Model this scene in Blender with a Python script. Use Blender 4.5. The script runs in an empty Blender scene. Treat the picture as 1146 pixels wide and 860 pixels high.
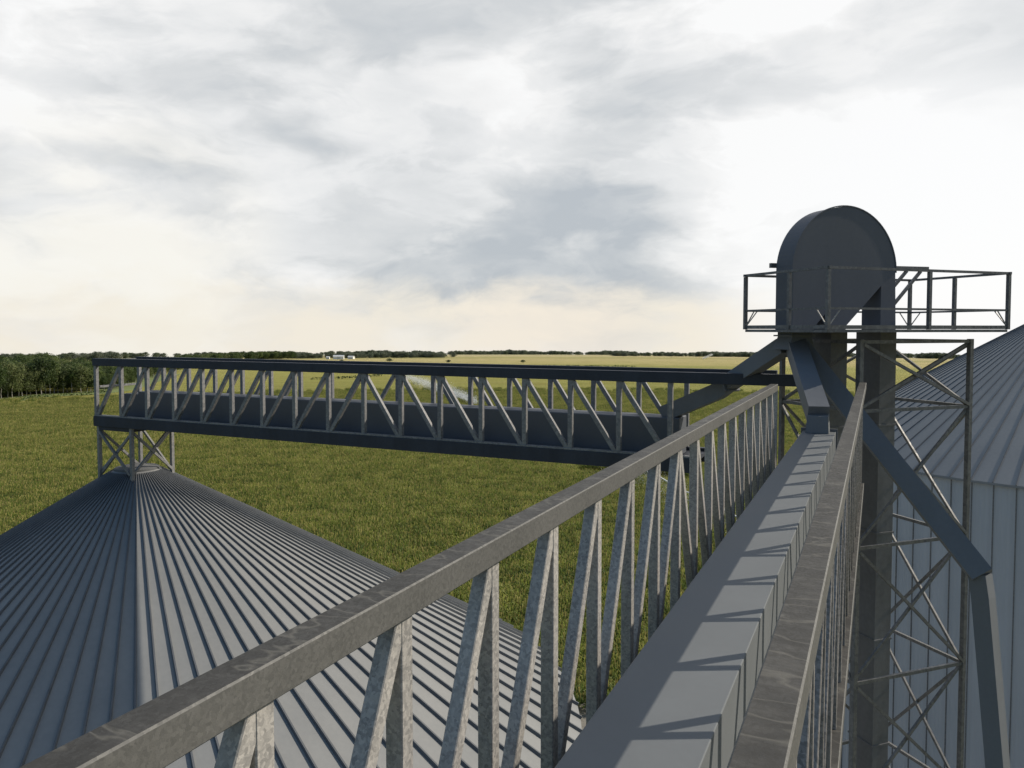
import bpy, bmesh, math, random
from mathutils import Vector, Matrix
from mathutils.geometry import tessellate_polygon
R = random.Random(7)
scene = bpy.context.scene
COL = scene.collection
EYE = 35.0                      # height of the photographer's eye above the field
RE = 66600.0                    # the land rounds gently away
V = Vector

# ------------------------------------------------------------------ camera
F_PX, CY, HZ, VX = 863.0, 405.0, 369.0, 982.0
pitch = math.atan((CY - HZ) / F_PX)
yaw = math.atan((VX - 573) / (F_PX * math.cos(pitch) + (CY - HZ) * math.sin(pitch)))
cam_d = bpy.data.cameras.new('camera'); cam = bpy.data.objects.new('camera', cam_d); COL.objects.link(cam)
cam.location = (0, 0, EYE)
cam.rotation_euler = (math.pi / 2 - pitch, 0, yaw)
cam_d.sensor_fit = 'HORIZONTAL'; cam_d.sensor_width = 36.0
cam_d.lens = 36.0 * F_PX / 1146.0
cam_d.shift_y = -(430 - CY) / 1146.0
cam_d.clip_start = 0.02; cam_d.clip_end = 20000
scene.camera = cam
hv = V((-math.sin(yaw), math.cos(yaw), 0)); rv = V((math.cos(yaw), math.sin(yaw), 0))

# ------------------------------------------------------------------ node helpers
def mat(name):
    m = bpy.data.materials.new(name); m.use_nodes = True
    nt = m.node_tree
    return m, nt, nt.nodes['Principled BSDF']
def nd(nt, typ, **kw):
    n = nt.nodes.new(typ)
    for k, v in kw.items(): setattr(n, k, v)
    return n
def ramp(nt, stops, interp='LINEAR'):
    n = nt.nodes.new('ShaderNodeValToRGB'); cr = n.color_ramp; cr.interpolation = interp
    while len(cr.elements) < len(stops): cr.elements.new(0.5)
    for e, (p, c) in zip(cr.elements, stops):
        e.position = p; e.color = (c[0], c[1], c[2], 1) if not isinstance(c, (int, float)) else (c, c, c, 1)
    return n
def mth(nt, op, a, b=None, c=None, clamp=False):
    n = nt.nodes.new('ShaderNodeMath'); n.operation = op; n.use_clamp = clamp
    for i, x in enumerate((a, b, c)):
        if x is None: continue
        if isinstance(x, (int, float)): n.inputs[i].default_value = x
        else: nt.links.new(x, n.inputs[i])
    return n.outputs[0]
def mix(nt, fac, a, b, blend='MIX'):
    n = nt.nodes.new('ShaderNodeMix'); n.data_type = 'RGBA'; n.blend_type = blend
    for s, x in ((0, fac), (6, a), (7, b)):
        if isinstance(x, (int, float)): n.inputs[s].default_value = x
        elif isinstance(x, tuple): n.inputs[s].default_value = (*x[:3], 1)
        else: nt.links.new(x, n.inputs[s])
    return n.outputs[2]
def noise(nt, vec, scale, detail=4, rough=.55, dist=0.0):
    n = nt.nodes.new('ShaderNodeTexNoise'); n.inputs['Scale'].default_value = scale
    n.inputs['Detail'].default_value = detail; n.inputs['Roughness'].default_value = rough
    n.inputs['Distortion'].default_value = dist
    if vec is not None: nt.links.new(vec, n.inputs['Vector'])
    return n.outputs['Fac']
def mapping(nt, vec, scale=(1, 1, 1), rot=(0, 0, 0), loc=(0, 0, 0)):
    n = nt.nodes.new('ShaderNodeMapping'); nt.links.new(vec, n.inputs['Vector'])
    n.inputs['Scale'].default_value = scale; n.inputs['Rotation'].default_value = rot; n.inputs['Location'].default_value = loc
    return n.outputs[0]
def bump(nt, height, strength, dist, bsdf):
    b = nt.nodes.new('ShaderNodeBump'); b.inputs['Strength'].default_value = strength; b.inputs['Distance'].default_value = dist
    nt.links.new(height, b.inputs['Height']); nt.links.new(b.outputs[0], bsdf.inputs['Normal'])

# ------------------------------------------------------------------ materials
def galvanised(name, dark, light, spangle=45.0, metallic=.25, rough=(.38, .6), streak=.35, top_shade=None):
    m, nt, b = mat(name)
    pos = nd(nt, 'ShaderNodeNewGeometry').outputs['Position']
    wob = nd(nt, 'ShaderNodeTexNoise'); wob.inputs['Scale'].default_value = spangle * .6; nt.links.new(pos, wob.inputs['Vector'])
    va = nd(nt, 'ShaderNodeVectorMath', operation='MULTIPLY_ADD')
    nt.links.new(wob.outputs['Color'], va.inputs[0]); va.inputs[1].default_value = (.03,) * 3; nt.links.new(pos, va.inputs[2])
    vo = nd(nt, 'ShaderNodeTexVoronoi'); vo.inputs['Scale'].default_value = spangle; nt.links.new(va.outputs[0], vo.inputs['Vector'])
    cell = nd(nt, 'ShaderNodeSeparateColor'); nt.links.new(vo.outputs['Color'], cell.inputs[0])
    fine = noise(nt, pos, spangle * 3, 3)
    st = noise(nt, mapping(nt, pos, (1, 1, .35)), 2.2, 5, .6)
    f = mth(nt, 'ADD', mth(nt, 'MULTIPLY', cell.outputs[0], .45), mth(nt, 'MULTIPLY', fine, .35))
    f = mth(nt, 'ADD', f, mth(nt, 'MULTIPLY', mth(nt, 'SUBTRACT', st, .5), streak * 2), None, True)
    r = ramp(nt, [(0.05, dark), (.85, light)]); nt.links.new(f, r.inputs[0])
    col = r.outputs[0]
    if top_shade:      # darker tone painted on level faces in place of dark reflection, broken by pale scuffs
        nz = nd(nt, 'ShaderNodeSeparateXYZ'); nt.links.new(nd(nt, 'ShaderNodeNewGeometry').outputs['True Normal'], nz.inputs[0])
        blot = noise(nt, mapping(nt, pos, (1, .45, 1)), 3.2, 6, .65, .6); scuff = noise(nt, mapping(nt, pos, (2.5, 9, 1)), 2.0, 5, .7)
        gc = ramp(nt, [(.36, tuple(q * .6 for q in top_shade)), (.5, top_shade), (.62, tuple(q * 1.9 for q in top_shade))]); nt.links.new(mth(nt, 'ADD', mth(nt, 'MULTIPLY', blot, .62), mth(nt, 'MULTIPLY', scuff, .38)), gc.inputs[0])
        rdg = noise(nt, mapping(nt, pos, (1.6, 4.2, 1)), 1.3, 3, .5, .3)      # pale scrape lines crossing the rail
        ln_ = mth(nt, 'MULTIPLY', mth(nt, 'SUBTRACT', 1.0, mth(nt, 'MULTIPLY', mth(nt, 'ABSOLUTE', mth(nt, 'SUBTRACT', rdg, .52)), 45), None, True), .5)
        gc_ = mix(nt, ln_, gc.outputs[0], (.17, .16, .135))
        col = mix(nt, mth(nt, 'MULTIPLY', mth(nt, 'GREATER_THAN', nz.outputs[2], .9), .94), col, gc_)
    nt.links.new(col, b.inputs['Base Color'])
    rr = ramp(nt, [(0, rough[0]), (1, rough[1])]); nt.links.new(cell.outputs[1], rr.inputs[0]); nt.links.new(rr.outputs[0], b.inputs['Roughness'])
    b.inputs['Metallic'].default_value = metallic; b.inputs['Specular IOR Level'].default_value = .3
    bump(nt, fine, .06, .01, b)
    return m
def painted(name, col, var=.25, rough=.5, scale=1.5, metallic=0.0, tint=None, spec=.18):
    m, nt, b = mat(name)
    pos = nd(nt, 'ShaderNodeNewGeometry').outputs['Position']
    a = noise(nt, mapping(nt, pos, (1, 1, .3)), scale, 6, .62, .4); c = noise(nt, pos, scale * 14, 3)
    f = mth(nt, 'ADD', mth(nt, 'MULTIPLY', a, .75), mth(nt, 'MULTIPLY', c, .25))
    lo = tuple(x * (1 - var) for x in col); hi = tuple(x * (1 + var) for x in (tint or col))
    r = ramp(nt, [(.3, lo), (.7, hi)]); nt.links.new(f, r.inputs[0]); nt.links.new(r.outputs[0], b.inputs['Base Color'])
    rr = ramp(nt, [(.3, rough - .08), (.7, rough + .12)]); nt.links.new(f, rr.inputs[0]); nt.links.new(rr.outputs[0], b.inputs['Roughness'])
    b.inputs['Metallic'].default_value = metallic; b.inputs['Specular IOR Level'].default_value = spec
    bump(nt, a, .08, .02, b)
    return m
M = {}
M['post'] = galvanised('galvanised_steel', (.20, .195, .188), (.56, .53, .485), 70, .1, (.45, .65), .5)
M['outer'] = galvanised('weathered_truss_steel', (.11, .105, .10), (.40, .37, .345), 60, .1, (.5, .7), .5)
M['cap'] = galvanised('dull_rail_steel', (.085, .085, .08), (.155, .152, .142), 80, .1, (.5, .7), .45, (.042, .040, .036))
M['dark'] = painted('dark_beam_steel', (.045, .05, .062), .3, .55)
M['bpost'] = galvanised('bridge_steel', (.15, .15, .155), (.30, .295, .285), 18, .1)
M['conv'] = painted('conveyor_sheet', (.155, .166, .173), .09, .6, 1.2, 0)
M['convb'] = painted('bridge_conveyor_sheet', (.112, .12, .135), .1, .5, .8)
M['head'] = painted('elevator_grey_paint', (.115, .122, .138), .12, .55, .8)
M['trunk'] = painted('elevator_casing_sheet', (.165, .165, .165), .35, .5, .7, .1)
M['spout'] = painted('spout_sheet', (.155, .165, .178), .12, .5, 1.0)
M['tower'] = galvanised('tower_steel', (.11, .11, .11), (.23, .225, .215), 16, .2)
M['rail'] = galvanised('platform_steel', (.10, .10, .10), (.21, .205, .20), 18, .2)

def roof_material():
    m, nt, b = mat('ribbed_roof_sheet')
    pos = nd(nt, 'ShaderNodeNewGeometry').outputs['Position']
    a = noise(nt, pos, .35, 5, .6); c = noise(nt, pos, 6.0, 4)
    f = mth(nt, 'ADD', mth(nt, 'MULTIPLY', a, .7), mth(nt, 'MULTIPLY', c, .3))
    r = ramp(nt, [(.3, (.205, .21, .21)), (.7, (.262, .264, .258))]); nt.links.new(f, r.inputs[0])
    nt.links.new(r.outputs[0], b.inputs['Base Color'])
    b.inputs['Roughness'].default_value = .6; b.inputs['Specular IOR Level'].default_value = .2
    bump(nt, a, .05, .05, b)
    return m
M['roof'] = roof_material()
M['rib_shade'] = painted('roof_rib_shade', (.115, .122, .13), .2, .5)  # ribs coloured dark all over to stand in for groove shadow
M['capsheet'] = painted('roof_cap_sheet', (.13, .133, .135), .15, .6)
def wall_material():
    m, nt, b = mat('corrugated_wall_sheet')
    pos = nd(nt, 'ShaderNodeNewGeometry').outputs['Position']
    a = noise(nt, mapping(nt, pos, (1, 1, .2)), .6, 5)
    r = ramp(nt, [(.3, (.385, .40, .41)), (.7, (.46, .47, .475))]); nt.links.new(a, r.inputs[0])
    nt.links.new(r.outputs[0], b.inputs['Base Color']); b.inputs['Roughness'].default_value = .6; b.inputs['Specular IOR Level'].default_value = .25
    return m
M['wall'] = wall_material()

# ------------------------------------------------------------------ object helpers
def tag(o, label=None, cat=None, group=None, kind=None):
    if label: o['label'] = label
    if cat: o['category'] = cat
    if group: o['group'] = group
    if kind: o['kind'] = kind
    return o
def thing(name, loc, label, cat, group=None):
    o = bpy.data.objects.new(name, None); COL.objects.link(o); o.location = loc; o.empty_display_size = .3
    return tag(o, label, cat, group)
def finish(bm, name, m, parent=None, smooth=False):
    bmesh.ops.recalc_face_normals(bm, faces=bm.faces)
    me = bpy.data.meshes.new(name); bm.to_mesh(me); bm.free()
    for p in me.polygons: p.use_smooth = smooth
    me.materials.append(m)
    o = bpy.data.objects.new(name, me); COL.objects.link(o)
    if parent is not None:
        o.parent = parent; o.location = tuple(-x for x in parent.location)
    return o
def W(p): return V((p[0], p[1], p[2] + EYE))        # eye-relative -> world
def add_beam(bm, P, Q, w, h, up=(0, 0, 1), bev=0.0):
    """box from P to Q (world), section w (sideways) x h (along up)"""
    P, Q = V(P), V(Q); d = (Q - P).normalized(); up = V(up)
    s = d.cross(up)
    if s.length < 1e-4: s = d.cross(V((1, 0, 0)))
    s.normalize(); u = s.cross(d).normalized()
    vs = []
    for E in (P, Q):
        for a, b in ((-1, -1), (1, -1), (1, 1), (-1, 1)):
            vs.append(bm.verts.new(E + s * (a * w / 2) + u * (b * h / 2)))
    fs = [(0, 1, 2, 3), (7, 6, 5, 4), (0, 4, 5, 1), (1, 5, 6, 2), (2, 6, 7, 3), (3, 7, 4, 0)]
    faces = [bm.faces.new([vs[i] for i in f]) for f in fs]
    if bev:
        es = list({e for f in faces for e in f.edges})
        bmesh.ops.bevel(bm, geom=es, offset=bev, segments=1, affect='EDGES')
def beam(name, P, Q, w, h, m, parent, up=(0, 0, 1), bev=0.0):
    bm = bmesh.new(); add_beam(bm, P, Q, w, h, up, bev)
    return finish(bm, name, m, parent)
def box(bm, x0, x1, y0, y1, z0, z1, bev=0.0):
    add_beam(bm, ((x0 + x1) / 2, y0, (z0 + z1) / 2), ((x0 + x1) / 2, y1, (z0 + z1) / 2), abs(x1 - x0), abs(z1 - z0), (0, 0, 1), bev)
def prism(bm, pts, off):
    """closed outline pts (world) pushed along off"""
    a = [bm.verts.new(p) for p in pts]; b = [bm.verts.new(V(p) + V(off)) for p in pts]
    n = len(pts)
    for t in tessellate_polygon([[V(p) for p in pts]]):
        bm.faces.new([a[q] for q in t]); bm.faces.new([b[q] for q in t[::-1]])
    for i in range(n): bm.faces.new((a[i], a[(i + 1) % n], b[(i + 1) % n], b[i]))
def loft(bm, rings):
    """closed tube through rings of equal length, capped"""
    vr = [[bm.verts.new(p) for p in r] for r in rings]
    n = len(vr[0])
    for a, b in zip(vr[:-1], vr[1:]):
        for i in range(n): bm.faces.new((a[i], a[(i + 1) % n], b[(i + 1) % n], b[i]))
    bm.faces.new(vr[0][::-1]); bm.faces.new(vr[-1])

# ------------------------------------------------------------------ truss walkways
def truss(root, axis, t0, npan, pan, inner, outer, ztop, zcap, zchord, zbot, secs, caplim, bottlim, bev, pms):
    """axis 0/1 = runs along X/Y; inner/outer = the two truss lines as (lo, hi) in the other axis"""
    def pt(t, s, z): return W((t, s, z)) if axis == 0 else W((s, t, z))
    side = V((0, 1, 0)) if axis == 0 else V((1, 0, 0))
    for k, (lo, hi) in enumerate((inner, outer)):
        c = (lo + hi) / 2; w = hi - lo; sec = secs[k]; pm = pms[k]
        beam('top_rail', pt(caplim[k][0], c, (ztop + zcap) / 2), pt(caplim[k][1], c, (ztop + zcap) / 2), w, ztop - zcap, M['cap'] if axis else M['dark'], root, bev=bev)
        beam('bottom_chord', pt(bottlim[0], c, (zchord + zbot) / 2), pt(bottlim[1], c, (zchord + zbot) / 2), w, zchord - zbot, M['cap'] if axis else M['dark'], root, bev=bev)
        for i in range(npan + 1):
            t = t0 + i * pan
            if t > bottlim[1] + .01:
                continue
            beam('post', pt(t, c, zchord - .004), pt(t, c, zcap + .004), sec, sec, pm, root, up=side, bev=bev * .8)
        for i in range(npan):
            # both halves lean away from the middle post's foot: tops meet at mid-span
            ta, tb = t0 + i * pan, t0 + (i + 1) * pan
            if i < npan / 2: lo_t, hi_t = ta, tb
            else: lo_t, hi_t = tb, ta
            if max(ta, tb) > bottlim[1] + .01: continue
            d = sec * .62 * (1 if hi_t > lo_t else -1)
            beam('diagonal_brace', pt(lo_t + d, c, zchord + .01), pt(hi_t - d * .6, c, zcap - .01), sec * .93, sec * .93, pm, root, up=side, bev=bev * .8)

walk = thing('truss_walkway', (-.96, 7.2, EYE - 2.87), 'near galvanised truss walkway running from the photographer to the elevator tower', 'walkway')
truss(walk, 1, -.59, 20, .78, (-.295, -.17), (-1.76, -1.63), -1.0, -1.125, -2.74, -2.87, (.052, .08),
      ((-.65, 16.0), (-.65, 14.85)), (-.65, 15.05), .006, (M['outer'], M['post']))
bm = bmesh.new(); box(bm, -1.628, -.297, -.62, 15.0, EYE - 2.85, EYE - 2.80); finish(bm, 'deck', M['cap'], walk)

bridge = thing('truss_bridge', (-13.2, 18.97, EYE - 3.37), 'far truss bridge with near-black top rail crossing to the peak of the left silo', 'bridge')
truss(bridge, 0, -24.65, 18, 1.265, (18.0, 18.2), (19.74, 19.94), -1.0, -1.26, -3.02, -3.37, (.118, .118),
      ((-24.72, -1.56), (-24.72, -2.2)), (-24.72, -3.85), .008, (M['bpost'], M['bpost']))
bm = bmesh.new(); box(bm, -24.6, -3.9, 18.204, 19.736, EYE - 3.2, EYE - 3.1); finish(bm, 'deck', M['dark'], bridge)
bm = bmesh.new(); box(bm, -24.7, -3.9, 18.02, 18.17, EYE - 3.017, EYE - 2.975); finish(bm, 'lit_chord_strip', M['bpost'], bridge)  # pale strip added to stand for the lit top face of the chord
for k in range(17):
    beam('floor_beam', W((-24.4 + k * 1.265, 18.21, -3.29)), W((-24.4 + k * 1.265, 19.73, -3.29)), .1, .17, M['dark'], bridge)
for x in (-24.65,):
    beam('end_rail', W((x, 18.22, -1.1)), W((x, 19.72, -1.1)), .09, .09, M['bpost'], bridge)
    beam('end_rail', W((x, 18.22, -2.0)), W((x, 19.72, -2.0)), .07, .07, M['bpost'], bridge)

# ------------------------------------------------------------------ conveyors
ZC = -1.86
XL, XR = .655 * ZC, .349 * ZC
cv = thing('drag_conveyor', ((XL + XR) / 2, 7.2, EYE - 2.79), 'pale grey box conveyor striped by railing shadows inside the near walkway', 'conveyor', 'enclosed grain conveyors')
def rounded_box(x0, x1, y0, y1, z0, z1, r, segs=4):
    bm = bmesh.new(); pr = []
    for cx, cz, a0 in ((x1 - r * .3, z0 + r * .3, -90), (x1 - r * .3, z1 - r * .3, 0), (x0 + r, z1 - r, 90), (x0 + r * .3, z0 + r * .3, 180)):
        rr = r if a0 == 90 else r * .3
        for i in range(segs + 1):
            a = math.radians(a0 + 90 * i / segs); pr.append((cx + rr * math.cos(a), cz + rr * math.sin(a)))
    loft(bm, [[(x, y, z) for x, z in pr] for y in (y0, y1)])
    return bm
bm = rounded_box(XL, XR, -.6, 15.12, EYE - 2.79, EYE + ZC, .025)
body = finish(bm, 'casing', M['conv'], cv)
bm = bmesh.new()
xb0, xb1 = XL + .08, XR - .10
loft(bm, [[W((xb0, 14.72, ZC + .005)), W((xb1, 14.72, ZC + .005)), W((xb1, 15.14, ZC + .005)), W((xb0, 15.14, ZC + .005))],
          [W((xb0 + .02, 14.80, ZC + .30)), W((xb1 - .02, 14.80, ZC + .30)), W((xb1 - .02, 15.14, ZC + .33)), W((xb0 + .02, 15.14, ZC + .33))]])
finish(bm, 'inlet_box', M['conv'], cv)
bm = bmesh.new(); box(bm, XL - .03, XR + .03, 15.125, 15.17, EYE - 2.79, EYE + ZC + .05); finish(bm, 'end_plate', M['spout'], cv)

cb = thing('drag_conveyor', (-13, 18.95, EYE - 3.095), 'dark slate box conveyor lying inside the far truss bridge', 'conveyor', 'enclosed grain conveyors')
bm = bmesh.new(); box(bm, -23.15, -4.3, 18.56, 19.34, EYE - 3.09, EYE - 2.15, .02); finish(bm, 'casing', M['convb'], cb)
bm = bmesh.new()
pr = [(-23.16, -3.09), (-23.16, -2.25), (-23.95, -2.25), (-24.12, -2.42), (-24.12, -3.09)]
prism(bm, [W((x, 18.60, z)) for x, z in pr], (0, .70, 0)); finish(bm, 'end_box', M['convb'], cb)

# ------------------------------------------------------------------ elevator tower frame (rotated 45 degrees)
FP = hv * 15.5 + rv * (.4519 * 15.5)
EX = rv * .941 + hv * .337; EY = -rv * .337 + hv * .941
EX.normalize(); EY.normalize()
def T(tx, ty, z): return V((FP.x, FP.y, EYE)) + EX * tx + EY * ty + V((0, 0, z))
TW, TD = 2.98, 2.34
gz = -EYE
tw = thing('elevator_tower', T(TW / 2, TD / 2, gz), 'tall lattice steel tower with cross bracing carrying the bucket elevator', 'tower')
legs = [(0, 0), (TW, 0), (TW, TD), (0, TD)]
ZT = -.2
for a, b in legs:
    beam('leg', T(a, b, gz), T(a, b, ZT), .10, .10, M['tower'], tw, up=EX, bev=.006)
nodes = [ZT - .05, -1.65] + [-1.65 - 2.8 * k for k in range(1, 12)]
rest = bmesh.new()
for k in range(len(nodes)):
    for i in range(4):
        (a0, b0), (a1, b1) = legs[i], legs[(i + 1) % 4]
        out = (EX * ((a0 + a1) / 2 - TW / 2) + EY * ((b0 + b1) / 2 - TD / 2)).normalized()
        items = [(T(a0, b0, nodes[k]), T(a1, b1, nodes[k]), .07, 0.0)]
        if k + 1 < len(nodes):
            items.append((T(a0, b0, nodes[k] - .03), T(a1, b1, nodes[k + 1] + .03), .06, .035))
            items.append((T(a1, b1, nodes[k] - .03), T(a0, b0, nodes[k + 1] + .03), .06, -.035))
        for P, Q, w, off in items:
            d = (Q - P).normalized()
            P2, Q2 = P + d * .053 + out * off, Q - d * .053 + out * off
            if k < 5: beam('brace', P2, Q2, w, w * .8, M['tower'], tw, up=out)
            else: add_beam(rest, P2, Q2, w, w * .8, out)
tag(finish(rest, 'lower_bracing', M['tower'], tw), kind='stuff')

# bucket elevator
el = thing('bucket_elevator', T(.97, 1.2, gz), 'dark grey bucket elevator with round topped head above the twin casings', 'elevator')
H0, H1 = .9, 1.44
cx, cz, rad = .435, 1.24, 1.365
out = [(-.93, -.02), (-.93, cz)]
for i in range(1, 40):
    a = math.pi - math.pi * i / 40; out.append((cx + rad * math.cos(a), cz + rad * math.sin(a)))
out += [(1.80, cz), (1.84, .0), (1.41, .0), (1.41, .95), (.46, .07), (.46, .0), (-.075, .0), (-.075, .34), (-.377, .05), (-.377, -.02)]
bm = bmesh.new(); prism(bm, [T(x, H0, z) for x, z in out], EY * (H1 - H0))
bmesh.ops.remove_doubles(bm, verts=bm.verts, dist=1e-4)
finish(bm, 'head_casing', M['head'], el)
# rim strip following the hood
bm = bmesh.new()
ring = []
for i in range(0, 41):
    a = math.pi - math.pi * i / 40
    c_, s_ = math.cos(a), math.sin(a)
    ring.append([T(cx + (rad + q) * c_, ty, cz + (rad + q) * s_) for q, ty in ((.004, H0 - .012), (.028, H0 - .012), (.028, H0 + .03), (.004, H0 + .03))])
loft(bm, ring); finish(bm, 'hood_rim', M['head'], el)
for a, b in ((.08, .51), (1.42, 1.87)):
    bm = bmesh.new()
    loft(bm, [[T(a, .9, z), T(b, .9, z), T(b, 1.6, z), T(a, 1.6, z)] for z in (gz, -.06)])
    lc = finish(bm, 'leg_casing', M['trunk'], el)
    for z in [-2.1 - 2.4 * k for k in range(13)]:
        bm = bmesh.new()
        loft(bm, [[T(a - .02, .88, q), T(b + .02, .88, q), T(b + .02, 1.62, q), T(a - .02, 1.62, q)] for q in (z - .02, z + .02)])
        j = finish(bm, 'joint_flange', M['trunk'], None); j.parent = lc
# hoist beam behind the hood
beam('hoist_beam', T(-1.02, 1.52, 1.37), T(3.42, 1.52, 1.41), .07, .10, M['rail'], el)
beam('hoist_brace', T(2.78, 1.52, 1.35), T(1.95, 1.52, .55), .06, .06, M['rail'], el)
beam('hoist_brace', T(3.2, 1.52, 1.35), T(1.95, 1.52, .12), .06, .06, M['rail'], el)

# service platform
pl = thing('service_platform', T(.98, .66, -.07), 'railed steel service platform round the elevator head', 'platform')
PX0, PX1, PY0, PY1 = -1.35, 3.31, -.58, 1.91
bm = bmesh.new(); loft(bm, [[T(PX0, PY0, z), T(PX1, PY0, z), T(PX1, PY1, z), T(PX0, PY1, z)] for z in (-.055, 0)])
finish(bm, 'platform_floor', M['rail'], pl)
corners = [(PX0, PY0), (PX1, PY0), (PX1, PY1), (PX0, PY1)]
for i in range(4):
    a, b = corners[i], corners[(i + 1) % 4]
    d = V((b[0] - a[0], b[1] - a[1], 0)).normalized()
    for nm, z, w, h, e in (('handrail', 1.165, .05, .05, .05), ('mid_rail', .40, .035, .04, .035), ('toe_board', .045, .02, .075, 0)):
        A = T(a[0] - d.x * e, a[1] - d.y * e, z + .002 * i); B = T(b[0] + d.x * e, b[1] + d.y * e, z + .002 * i)
        beam(nm, A, B, w, h, M['rail'], pl)
pp = [(PX0, PY0), (PX1, PY0), (PX1, PY1), (PX0, PY1), (1.15, PY0), (PX0, .5), (2.35, PY1), (PX1, .7), (.1, PY1)]
for a, b in pp:
    beam('rail_post', T(a, b, .002), T(a, b, 1.139), .068, .068, M['rail'], pl, up=EX)
for (a, b), (dx, dy) in [(corners[0], (1, 0)), (corners[0], (0, 1)), (corners[1], (-1, 0)), (corners[1], (0, 1)), (corners[2], (-1, 0)), (corners[2], (0, -1)), (corners[3], (1, 0)), (corners[3], (0, -1))]:
    beam('knee_brace', T(a + dx * .30, b + dy * .30, .39), T(a + dx * .05, b + dy * .05, .10), .018, .018, M['post'], pl)
# ------------------------------------------------------------------ grain spouts
def spout_ring(P, d, w, h, face=None):
    d = V(d).normalized(); s = d.cross(V(face or (0, 0, 1))).normalized(); u = s.cross(d)
    return [V(P) + s * (a * w / 2) + u * (b * h / 2) for a, b in ((-1, -1), (1, -1), (1, 1), (-1, 1))]
def spout_part(name, pts, w, h, parent, m=None, face=None):
    bm = bmesh.new(); rings = []
    for i, p in enumerate(pts):
        d = (V(pts[min(i + 1, len(pts) - 1)]) - V(pts[max(i - 1, 0)]))
        rings.append(spout_ring(p, d, w, h, face))
    loft(bm, rings); return finish(bm, name, m or M['spout'], parent)
J = T(-.66, 1.17, -.30)
# discharge hopper below the head
hp = thing('discharge_hopper', T(-.66, 1.17, -.5), 'small tapered steel hopper under the elevator head where the spouts begin', 'hopper')
bm = bmesh.new()
loft(bm, [[T(-.90, .94, -.03), T(-.40, .94, -.03), T(-.40, 1.40, -.03), T(-.90, 1.40, -.03)],
          [T(-.90, .94, -.16), T(-.40, .94, -.16), T(-.40, 1.40, -.16), T(-.90, 1.40, -.16)],
          [T(-1.0, .90, -.42), T(-.34, .90, -.42), T(-.34, 1.44, -.42), T(-1.0, 1.44, -.42)]])
finish(bm, 'hopper_body', M['spout'], hp)
bm = bmesh.new(); loft(bm, [[T(-.96, .88, z), T(-.34, .88, z), T(-.34, 1.46, z), T(-.96, 1.46, z)] for z in (-.145, -.115)])
finish(bm, 'flange', M['spout'], hp)
GS = 'grain spouts below the elevator head'
s1 = thing('grain_spout', W((-4.6, 18.9, -2.1)), 'spout sloping down left from the elevator head into the far bridge conveyor', 'spout', GS)
q1 = W((-3.15, 18.55, -1.27)); q2 = W((-4.75, 18.93, -2.1))
spout_part('tube', [J + V((-.2, .12, -.05)), q1], .34, .34, s1)
spout_part('transition', [q1 + (q1 - J).normalized() * .01, q1 + V((-.25, .06, -.2)), q2], .42, .38, s1)
spout_part('collar', [q1 - (q1 - J).normalized() * .08, q1], .45, .42, s1)
s2 = thing('grain_spout', W((-1.0, 14.95, ZC + .3)), 'wide spout dropping steeply from the elevator head onto the near walkway conveyor', 'spout', GS)
xm = (xb0 + xb1) / 2
spout_part('tube', [J + V((.05, -.1, -.05)), W((xm, 14.99, ZC + .32))], .36, .34, s2)
s3 = thing('grain_spout', W((1.71, 15.19, -4.3)), 'long square spout slanting across the tower then bending steeply downward at right', 'spout', GS)
E3 = W((1.69, 15.17, -4.2)); G3 = W((2.1, 14.75, -9.0)); K3 = W((3.6, 13.2, -34.9))
spout_part('tube', [J + V((.15, -.05, -.08)), E3], .36, .36, s3, face=(.05, -1, .25))
spout_part('drop_tube', [E3 + V((-.03, .03, .02)), E3 + V((.02, -.02, -.35)), G3, K3], .28, .28, s3, face=(-.5, -1, 0))

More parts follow.
